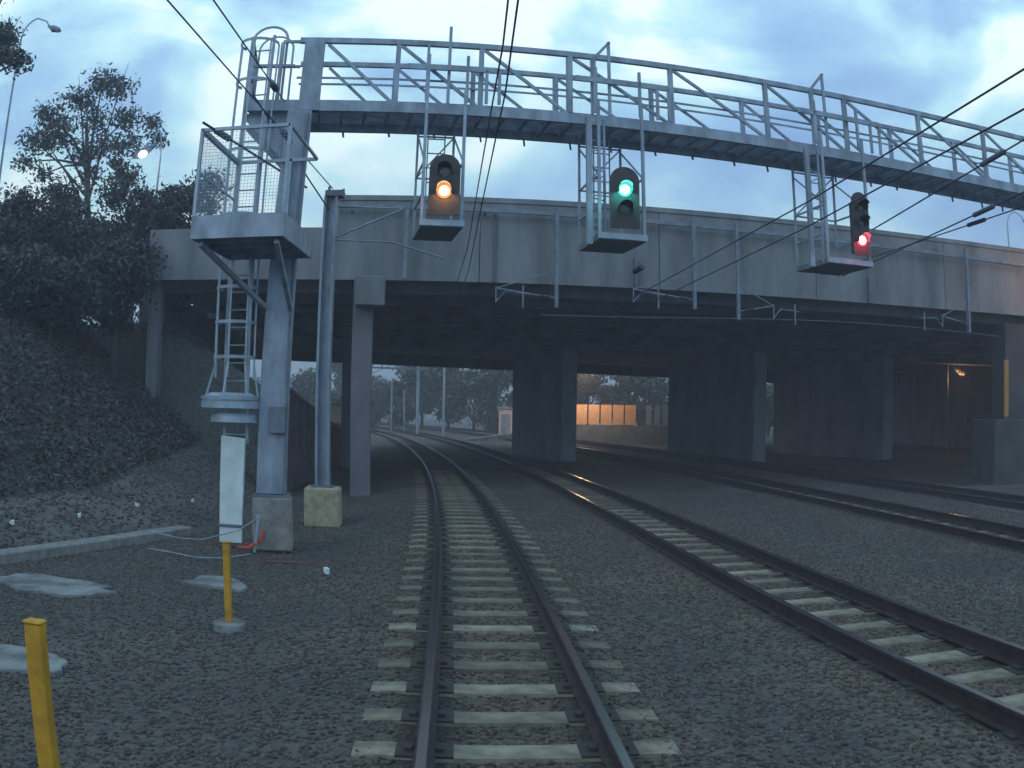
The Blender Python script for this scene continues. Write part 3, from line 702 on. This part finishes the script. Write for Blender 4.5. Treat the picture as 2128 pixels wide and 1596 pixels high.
def blob(cx, cy, rx, ry, seed, n=14):
    R = random.Random(seed); return [(cx + rx * math.cos(6.2832 * k / n) * R.uniform(.78, 1.1), cy + ry * math.sin(6.2832 * k / n) * R.uniform(.78, 1.1)) for k in range(n)]
pad('concrete_slab', 'pale thin concrete slab behind the yellow post with the round footing', [(-4.3, 11.65), (-3.75, 11.55), (-3.3, 11.45), (-3.28, 11.7), (-3.5, 12.1), (-3.8, 12.3), (-4.1, 12.2), (-4.1, 11.85)], -.315, .12, PAD, 'concrete slab', 'broken concrete slabs beside the track')
pad('concrete_slab', 'larger pale slab at the left picture edge, below the kerb', blob(-5.7, 10.5, .95, .55, 2, 22), -.315, .12, PAD, 'concrete slab', 'broken concrete slabs beside the track')
pad('concrete_slab', 'pale slab at the left picture edge beside the nearest yellow post', blob(-4.45, 7.15, .75, .42, 3, 22), -.315, .12, PAD, 'concrete slab', 'broken concrete slabs beside the track')
for (x, y, zt, wd, lb, seed) in ((-2.86, 9.4, .56, .075, 'far yellow marker post standing in a round white footing', 1), (-2.56, 4.5, .74, .11, 'nearest yellow marker post at the lower left corner', 2)):
    t = thing('marker_post', lb, 'marker post', (x, y, -.35), 'yellow marker posts beside the track')
    b = MB(); b.bar((x, y, -.34), (x + .01, y, zt), wd, wd * .8); b.bar((x + .01, y - .002, zt), (x + .01, y - .002, zt + .02), wd * 1.12, wd * .9)
    b.build('post', YEL, t, bevel=.008)
    b = MB(); b.prism([(x + .18 * math.cos(a), y + .18 * math.sin(a)) for a in np.linspace(0, 6.2832, 17)[:-1]], -.42, -.27); b.build('footing', PAD, t, bevel=.015)
t = thing('white_stake', 'short white stake leaning beside the ladder base near the concrete block', 'stake', (-3.95, 14.75, -.3)); b = MB(); b.bar((-3.98, 14.7, -.33), (-3.9, 14.72, .22), .04, .03); b.box((-3.9, 14.72, .24), (.08, .06, .07)); b.build('stake', GALVL, t)
o = MB(); pts = [(-4.25, 14.7, -.27), (-4.05, 14.6, -.25), (-3.9, 14.8, -.15), (-3.85, 14.9, .0)]; o.tube(pts, .035, 6)
tag(o.build('red_hose', mat('red_plastic', (.38, .05, .03), .6, 0, .2, 6), None, loc=(-4.05, 14.7, -.3)), 'short red hose lying against the foot of the ladder guard', 'hose')
for lb, pts in (('thin grey cable lying left of the ladder guard', [(-6.0, 15.2, -.2), (-5.4, 15.0, -.24), (-4.9, 14.8, -.2), (-4.2, 14.6, .02), (-3.95, 14.7, .2)]), ('looped pale cable on the ground in front of the ladder guard', [(-5.6, 14.0, -.3), (-5.1, 13.8, -.3), (-4.6, 13.55, -.3), (-4.2, 13.7, -.3), (-3.9, 14.2, -.28)]), ('thin reddish cable running from the gantry block towards the track', [(-3.6, 13.9, -.33), (-3.0, 13.95, -.32), (-2.5, 14.2, -.3), (-2.0, 14.9, -.22)])):
    o = MB(); o.tube(pts, .011, 6); tag(o.build('ground_cable', GALV if 'red' not in lb else mat('red_cable', (.16, .07, .06), .7), None, loc=pts[0]), lb, 'cable', 'cables on the ground by the gantry')
def ray_to_ground(px, py):
    q = np.array([px - 1064., py - 798.]); r2 = q @ q; q = q * (1 + 1.71e-7 * r2); x, y = q[0], -q[1]
    c, s = math.cos(ROLL), math.sin(ROLL); x, y = c * x - s * y, s * x + c * y
    c, s = math.cos(PITCH), math.sin(PITCH); d = np.array([x, c * 2083 - s * y, s * 2083 + c * y]); d /= d[1]
    for t_ in np.arange(4, 80, .1):
        if CAM_H + d[2] * t_ < gz(d[0] * t_, t_): return d[0] * t_, t_
    return d[0] * 40, 40
RL = ['scrap of white litter on the gravel bank at the far left edge', 'white litter scrap on the bank, right of the leftmost scrap', 'white litter scrap at the middle of the gravel bank', 'white litter scrap on the gravel nearest the ladder guard', 'small pale scrap lying on ballast right of the concrete blocks']
for k, (px, py) in enumerate(((25, 1095), (165, 1080), (285, 1055), (400, 1048), (680, 1197))):
    x, y = ray_to_ground(px, py); R = random.Random(k); z = float(gz(x, y)) + .03
    o = MB(); P = [(x + R.uniform(.03, .06) * math.cos(a), y + R.uniform(.03, .05) * math.sin(a)) for a in np.linspace(0, 5.5, 7)]
    o.prism(P, [z + R.uniform(-.02, .02) for _ in P], [z + R.uniform(.02, .09) for _ in P]); tag(o.build('litter', WHT, None, loc=(x, y, z - .03)), RL[k], 'litter', 'white litter scraps')

# ------------------------------------------------------------------ vegetation
def leaf_cloud(R, clumps, n, size, flat=1.0):
    cl = np.array(clumps, float); w_ = cl[:, 3] ** 2; idx = R.choice(len(cl), n, p=w_ / w_.sum())
    d = R.normal(size=(n, 3)); d /= np.linalg.norm(d, axis=1)[:, None]
    rad = R.random(n) ** .45
    P = cl[idx, :3] + d * (cl[idx, 3] * rad * (1 + .25 * R.normal(size=n)))[:, None] * np.array([1, 1, .75])
    a = R.normal(size=(n, 3)); a /= np.linalg.norm(a, axis=1)[:, None]; b_ = np.cross(a, R.normal(size=(n, 3))); b_ /= np.linalg.norm(b_, axis=1)[:, None]
    s = size * (.5 + R.random(n))[:, None]
    V = np.stack([P - a * s, P - b_ * s * .42, P + a * s, P + b_ * s * .42], 1).reshape(-1, 3)
    return V, np.arange(n * 4).reshape(n, 4)
def tree(name, label, cat, x, y, zb, clumps, n, size, mt, seed, group, r0=.18, trunk_top=None, twigs=True):
    R = np.random.default_rng(seed); t = thing(name, label, cat, (x, y, zb), group)
    cl = np.array(clumps, float); V, F_ = leaf_cloud(R, cl, n, size)
    np_mesh('crown', V, F_, mt, t, (x, y, zb))
    b = MB(); top = trunk_top or float(cl[:, 2].mean()); cx, cy = cl[:, 0].mean(), cl[:, 1].mean()
    tp = [Vector((x, y, zb - .3)), Vector((x + (cx - x) * .2, y, zb + (top - zb) * .4)), Vector((x + (cx - x) * .6, y + (cy - y) * .5, zb + (top - zb) * .75)), Vector((cx, cy, top))]
    b.tube(tp, [r0, r0 * .8, r0 * .6, r0 * .35], 8)
    o = b.build('trunk', BARK, t, smooth=True)
    if twigs:
        for k, c in enumerate(cl[:14]):
            f = tp[1 + k % 2].lerp(tp[2], .2 + .06 * (k % 10)); e_ = Vector(c[:3]); mid = f.lerp(e_, .5) + Vector((0, 0, .25 * c[3]))
            bb = MB(); bb.tube([f, mid, e_, e_ + (e_ - mid) * .5], [r0 * .35, r0 * .22, r0 * .1, r0 * .04], 5); bb.build('branch', BARK, t)
    return t
def clumps(R, cx, cy, cz, rx, ry, rz, n, r0, r1):
    out = []
    for _ in range(n):
        d = R.normal(size=3); d /= np.linalg.norm(d); k = R.random() ** .4
        out.append((cx + d[0] * rx * k, cy + d[1] * ry * k, cz + d[2] * rz * k, R.uniform(r0, r1)))
    return out
R0 = np.random.default_rng(11)
# open-crowned gum tree on the bank
cl = [(-17.9, 34, 14.3, .9), (-16.9, 34, 14.9, .9), (-16.0, 34, 14.6, .8), (-19.0, 34, 13.4, .9), (-20.0, 34, 12.7, .75), (-20.3, 34, 11.8, .6), (-19.6, 34, 13.9, .6), (-18.4, 33.5, 12.6, .9), (-17.0, 34, 13.3, .9), (-15.7, 34.5, 13.4, .8), (-19.3, 34, 12.5, .6),
      (-19.2, 34, 11.2, .6), (-18.7, 34, 10.4, .5), (-17.3, 34, 11.9, .8), (-16.2, 34, 12.1, .8), (-15.2, 34, 12.1, .7), (-14.3, 34, 12.9, .55), (-13.9, 34, 12.2, .5), (-16.9, 34, 11.0, .6), (-15.6, 34, 11.3, .45), (-18.3, 34, 9.6, .5), (-17.6, 34.3, 9.9, .4)]
tree('gum_tree', 'tall open gum tree with sparse crown standing against the sky at left', 'tree', -16.6, 34, 6.0, cl, 7600, .10, LEAFA, 1, 'trees on the left bank', .2, 13.2)
cl = clumps(R0, -15.0, 22, 11.9, 1.0, 1.2, .7, 9, .35, .6) + [(-14.9, 22, 14.0, .6), (-15.0, 22, 14.6, .7), (-15.6, 22, 13.7, .5), (-15.2, 22, 10.6, .35)]
tree('gum_tree', 'gum tree cut off by the left picture edge near the street lamp', 'tree', -16.6, 22.5, 6.0, cl, 6000, .075, LEAFA, 2, 'trees on the left bank', .2, 12.2)
SH = [('dense dark bushy tree behind the landing platform', -10.6, 29.5, 7.2, 1.5, 1.3, 2.5), ('dark rounded tree just left of the gantry post, seen through the platform rails', -8.6, 30.6, 6.7, 1.5, 1.3, 1.9),
      ('dense dark bushy tree just beyond the left end of the bridge fascia', -12.4, 28.5, 7.3, 1.4, 1.2, 2.2), ('dense dark tree left of the bridge end, below the lit street lamp', -13.6, 26.5, 6.7, 1.3, 1.2, 1.9), ('dark bushy tree directly below the open gum tree', -14.3, 25.5, 6.3, 1.7, 1.3, 1.9),
      ('dark tree filling the left edge below the sky', -16.9, 26.5, 6.8, 1.9, 1.4, 2.1), ('low dark shrub on the bank at the left picture edge', -13.2, 21, 5.4, 1.9, 1.4, 1.6),
      ('low dark shrub on the bank crest below the gum trees', -11.9, 22.2, 4.6, 1.2, 1.1, 1.0), ('low grey-green shrub in front of the left end of the bridge fascia', -10.7, 24.0, 5.5, .8, .6, 1.4),
      ('dense shrub at the bank top, second from the left edge', -15.2, 23.5, 6.0, 1.7, 1.3, 1.5)]
for k, (lb, x, y, zc, rx, ry, rz) in enumerate(SH):
    zb = float(gz(x, y)); tree('bushy_tree' if zc + rz > 8.2 else 'shrub', lb, 'tree' if zc + rz > 8.2 else 'shrub', x, y, zb, clumps(R0, x, y, zc, rx, ry, rz, 22, .45, .95), 15000, .085, LEAFB, 20 + k, 'dense trees and shrubs on the left bank', .12, zc, False)
# creeping ground cover on the bank
n = 60000; yy = 12 + 16 * R0.random(n); xx = foot(yy) - 2.3 - 10 * R0.random(n) ** 1.1
P = np.stack([xx, yy, gz(xx, yy) + .05 + .22 * R0.random(n) ** 2], -1)
a = R0.normal(size=(n, 3)); a[:, 2] *= .5; a /= np.linalg.norm(a, axis=1)[:, None]; b_ = np.cross(a, R0.normal(size=(n, 3))); b_ /= np.linalg.norm(b_, axis=1)[:, None]
s = .06 * (.4 + R0.random(n))[:, None]
np_mesh('ground_cover', np.stack([P - a * s, P - b_ * s * .4, P + a * s, P + b_ * s * .4], 1).reshape(-1, 3), np.arange(n * 4).reshape(n, 4), LEAFG, kind='stuff')
# trees beyond the bridge
FT = [(-33, 95, 7.5), (-27.5, 100, 5.6), (-23, 108, 7.0), (-21.5, 128, 9.0), (-18, 122, 6.8), (-14.2, 118, 6.3), (-10.4, 116, 9.6), (-7.2, 114, 10.4), (-4.2, 112, 10.4), (-1.6, 108, 8.8), (1.6, 112, 5.4), (5.0, 100, 8.8), (8.0, 104, 9.6), (11.4, 102, 9.4), (14.6, 104, 7.6), (18.6, 110, 6.0), (23, 104, 8.5), (29.3, 109, 8.5), (31, 100, 8), (-15.5, 92, 3.6)]
FL = ['far tree beyond the bridge, left of the gantry post', 'far tree seen between gantry post and overhead line mast', 'far low tree just left of the track curve', 'far tree standing behind where the tracks curve away', 'far tree behind the slim distant mast', 'far tree under the distant portal beam', 'far tree behind the distant line mast', 'broad far tree between the distant line mast and the pale pole',
      'far tree right of the pale distant pole', 'far tree directly behind the small equipment hut', 'low far tree under the patch of sky beside the first pier', 'far tree behind the left part of the orange fence', 'far tall tree behind the middle of the orange fence', 'far tall tree behind the right half of the orange fence', 'far tree behind the right end of the orange fence', 'far low tree hidden mostly by the second pier',
      'far tree showing between second and third pier', 'far tree behind the third pier', 'far tree beside the right abutment', 'small far shrub beside the retaining wall end']
for k, (x, y, h) in enumerate(FT):
    zb = float(gz(x, y)); rx = 2.9 if h > 7 else 2.4
    tree('far_tree', FL[k], 'tree', x, y, zb, clumps(R0, x, y, zb + h * .5, rx, 2.2, h * .46, 22, .8, 1.6), 6500, .24, LEAFC, 60 + k, 'trees beyond the bridge', .2, h * .6, False)

# ------------------------------------------------------------------ lamps
LAMPW = emat('warm_lamp', (1.0, .72, .60), 9)
LAMPO = emat('orange_lamp', (1.0, .36, .10), .35)
HEADG = mat('lamp_head_grey', (.12, .17, .26), .5, .2, .2, 4)
def street_lamp(label, x, y, z0, ztop, reach, side, lit, power=0, col=(1, .6, .3), rp=.06):
    t = thing('street_lamp', label, 'street lamp', (x, y, z0), 'street lamps')
    pts = [(x, y, z0), (x, y, ztop - 1.1)] + [(x + side * reach * (1 - math.cos(a)) * .55, y, ztop - 1.1 + 1.1 * math.sin(a)) for a in np.linspace(.15, 1.5, 8)] + [(x + side * reach * .85, y, ztop - .25), (x + side * reach, y, ztop - .6)]
    MB().tube(pts, [rp] * 2 + [rp * .7] * 10, 8).build('pole', GALVL, t, smooth=True)
    hx_ = x + side * (reach + .25); b = MB(); b.tube([(x + side * (reach - .1), y, ztop - .55), (hx_, y, ztop - .72), (hx_ + side * .35, y, ztop - .88), (hx_ + side * .5, y, ztop - .95)], [.06, .17, .15, .05], 8)
    b.build('lamp_head', HEADG, t, smooth=True)
    b = MB(); b.tube([(hx_ - .06 * side, y - .06, ztop - .80), (hx_ - .02 * side, y - .08, ztop - .82), (hx_ + .08 * side, y - .10, ztop - .87), (hx_ + .18 * side, y - .08, ztop - .92), (hx_ + .22 * side, y - .06, ztop - .94)], [.04, .10, .13, .10, .04], 14)
    b.build('lens', (LAMPW if label.startswith('lit') else LAMPO) if lit else LENSD, t, smooth=True)
    if power:
        l = bpy.data.lights.new('lamp_light', 'POINT'); l.energy = power; l.color = col; l.shadow_soft_size = .2
        o = bpy.data.objects.new('lamp_light', l); COL.objects.link(o); o.parent = t; o.location = (hx_ - x, -.3, ztop - 1.2 - z0)
street_lamp('unlit street lamp with curved arm at the top left corner', -25.4, 40, 6, 21.4, 1.7, 1, False)
street_lamp('lit street lamp with curved arm in front of the open gum tree', -12.1, 30, 6, 11.35, .35, -1, True, 25, (1, .75, .6), rp=.035)
street_lamp('thin street lamp with curved arm above the bridge at the right edge', 35.6, 60, 7, 16.8, 1.6, 1, False)
street_lamp('warm lit lamp behind the bridge in front of the pale fence', 3.6, 72.9, -.3, 6.2, 1.4, 1, True, 1150, (1, .60, .34))
street_lamp('warm lit lamp post standing under the bridge beyond the third pier', 24.8, 50, -.3, 5.3, .5, 1, True, 130, (1, .42, .12), rp=.035)
street_lamp('warm lit street lamp outside the right edge in front of the bridge', 21.4, 27.2, -.3, 8.2, 1.2, -1, True, 300, (1, .45, .18))
t = thing('painted_glow_strip', 'narrow strip with orange lamplight painted in, on the right bridge column base', 'painted strip', (16.28, 27.95, 1.85))  # orange lamplight on the column edge, put in as a coloured strip
b = MB(); b.box((16.28, 27.95, 2.88), (.17, .05, 1.86)); b.build('glow_strip', mat('painted_lamp_glow', (.36, .18, .06), .7, 0, .2, 6), t)
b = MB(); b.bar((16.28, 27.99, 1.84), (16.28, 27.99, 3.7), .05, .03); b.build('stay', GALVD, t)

# ------------------------------------------------------------------ things beyond the bridge
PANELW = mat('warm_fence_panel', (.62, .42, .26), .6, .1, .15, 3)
fn = thing('panel_fence', 'pale panel fence lit orange on a grey plinth wall beyond the bridge', 'fence', (8.5, 75, -.3))
b = MB(); b.box((10, 75, .35), (17.0, .4, 1.5)); b.build('plinth_wall', mat('plinth_paint', (.13, .17, .20), .9, 0, .3, 3), fn)
x = 3.0; k = 0
while x < 17.5:
    wp = .82 if x < 9.2 else .42
    if abs(x - 9.3) > .3:
        q = MB(); q.box((x + wp / 2, 75, 1.9), (wp, .08, 1.5)); q.build('panel', PANELW if x < 9 else mat('grey_fence_panel', (.20, .29, .42), .7, 0, .15, 3), fn)
    x += wp + (.11 if x < 9.2 else .26); k += 1
q = MB(); q.bar((3, 75.08, 2.3), (17.5, 75.08, 2.3), .04, .06); q.bar((3, 75.08, 1.4), (17.5, 75.08, 1.4), .04, .06); q.build('fence_rail', GALVD, fn)
sh = thing('equipment_hut', 'small pale grey equipment hut beside the first pier beyond the bridge', 'hut', (-.3, 80, -.3))
b = MB(); b.box((-.25, 80, 1.0), (1.5, 2.0, 2.5)); b.build('wall', PANEL, sh); b = MB(); b.box((-.25, 80, 2.32), (1.8, 2.3, .14)); b.build('roof', GALV, sh)
b = MB(); b.box((-.45, 78.985, .85), (.7, .03, 2.0)); b.build('door', GALV, sh)
rp_ = thing('concrete_ramp', 'low pale concrete ramp beside the far tracks', 'ramp', (-1.4, 77, -.3))
b = MB(); b.add([(-3.8, 76, -.32), (.9, 75, -.32), (.9, 79, -.32), (-3.8, 79, -.32), (-3.8, 76, -.2), (.9, 75, .5), (.9, 79, .5), (-3.8, 79, -.2)], [(3, 2, 1, 0), (4, 5, 6, 7), (0, 1, 5, 4), (1, 2, 6, 5), (2, 3, 7, 6), (3, 0, 4, 7)]); b.build('ramp', PAD, rp_)
cb = thing('signal_cabinet', 'small pale trackside cabinet on the bank beyond the left bridge column', 'cabinet', (-10.6, 60, .3))
b = MB(); b.box((-10.6, 60, 1.65), (1.25, .8, 1.1)); b.build('body', PANEL, cb); b = MB(); b.box((-10.6, 60, 2.23), (1.4, .95, .07)); b.build('lid', GALV, cb); b = MB(); b.box((-10.6, 60, .75), (1.0, .6, .72)); b.build('plinth', CONCB, cb)
ML = ['distant line mast in the middle of the first bridge opening', 'pale distant pole just right of the distant line mast', 'slim distant mast near the left column, behind the tracks', 'slim distant mast right of the left bridge column', 'short distant pole between slim mast and line mast']
for k, (px, dist, h, r) in enumerate(((-8.5, 90, 7.4, .14), (-5.45, 80, 6.6, .10), (-15.4, 105, 7.5, .12), (-12.1, 100, 5.0, .09), (-10.6, 98, 4.0, .08))):
    t = thing('distant_mast', ML[k], 'line mast', (px, dist, -.3), 'distant masts beyond the bridge')
    b = MB(); b.tube([(px, dist, -.3), (px, dist, h)], r, 8); b.build('post', GALVL if k in (0, 1) else GALV, t)
    if k in (0, 2):
        b = MB(); s_ = -1 if k == 0 else 1
        b.bar((px, dist, h - .6), (px + s_ * 4.4, dist, h - .6), .14, .16); b.bar((px, dist, h - 1.9), (px + s_ * 2.8, dist, h - .65), .07); b.bar((px + s_ * 4.2, dist, h - .6), (px + s_ * 4.2, dist, h - 1.6), .08); b.build('cantilever_arm', GALVD, t)
pb = thing('portal_beam', 'dark horizontal portal beam against the sky in the first bridge opening', 'beam', (-12, 88, 6.3))
b = MB(); b.bar((-13.2, 88, 5.75), (-7.2, 88, 5.65), .16, .16); b.bar((-13.2, 88, 6.6), (-7.2, 88, 6.5), .12, .12)
for k in range(5): b.bar((-13 + k * 1.4, 88, 5.7), (-13 + k * 1.4, 88, 6.6), .1)
b.bar((-9.6, 88, 5.2), (-9.6, 88, 6.8), .5, .2); b.build('beam', GALVD, pb)
q = MB(); q.tube([(-13.1, 88, -.3), (-13.1, 88, 6.7)], .12, 8); q.build('leg', GALVD, pb)

# thin air volume added to lift the darks, imitating lens glare
hz = MB(); hz.prism([(-720, -60), (720, -60), (720, 1560), (-720, 1560)], -3.0, 60)
HM = bpy.data.materials.new('glare_veil_air'); HM.use_nodes = True; ht = HM.node_tree; ht.nodes.clear()
ho = ht.nodes.new('ShaderNodeOutputMaterial'); pv = ht.nodes.new('ShaderNodeVolumePrincipled')
pv.inputs['Color'].default_value = (.80, .82, .97, 1); pv.inputs['Density'].default_value = .0030
ht.links.new(pv.outputs[0], ho.inputs['Volume'])
hz.build('glare_veil', HM, None, loc=(0, 0, 0), kind='stuff')
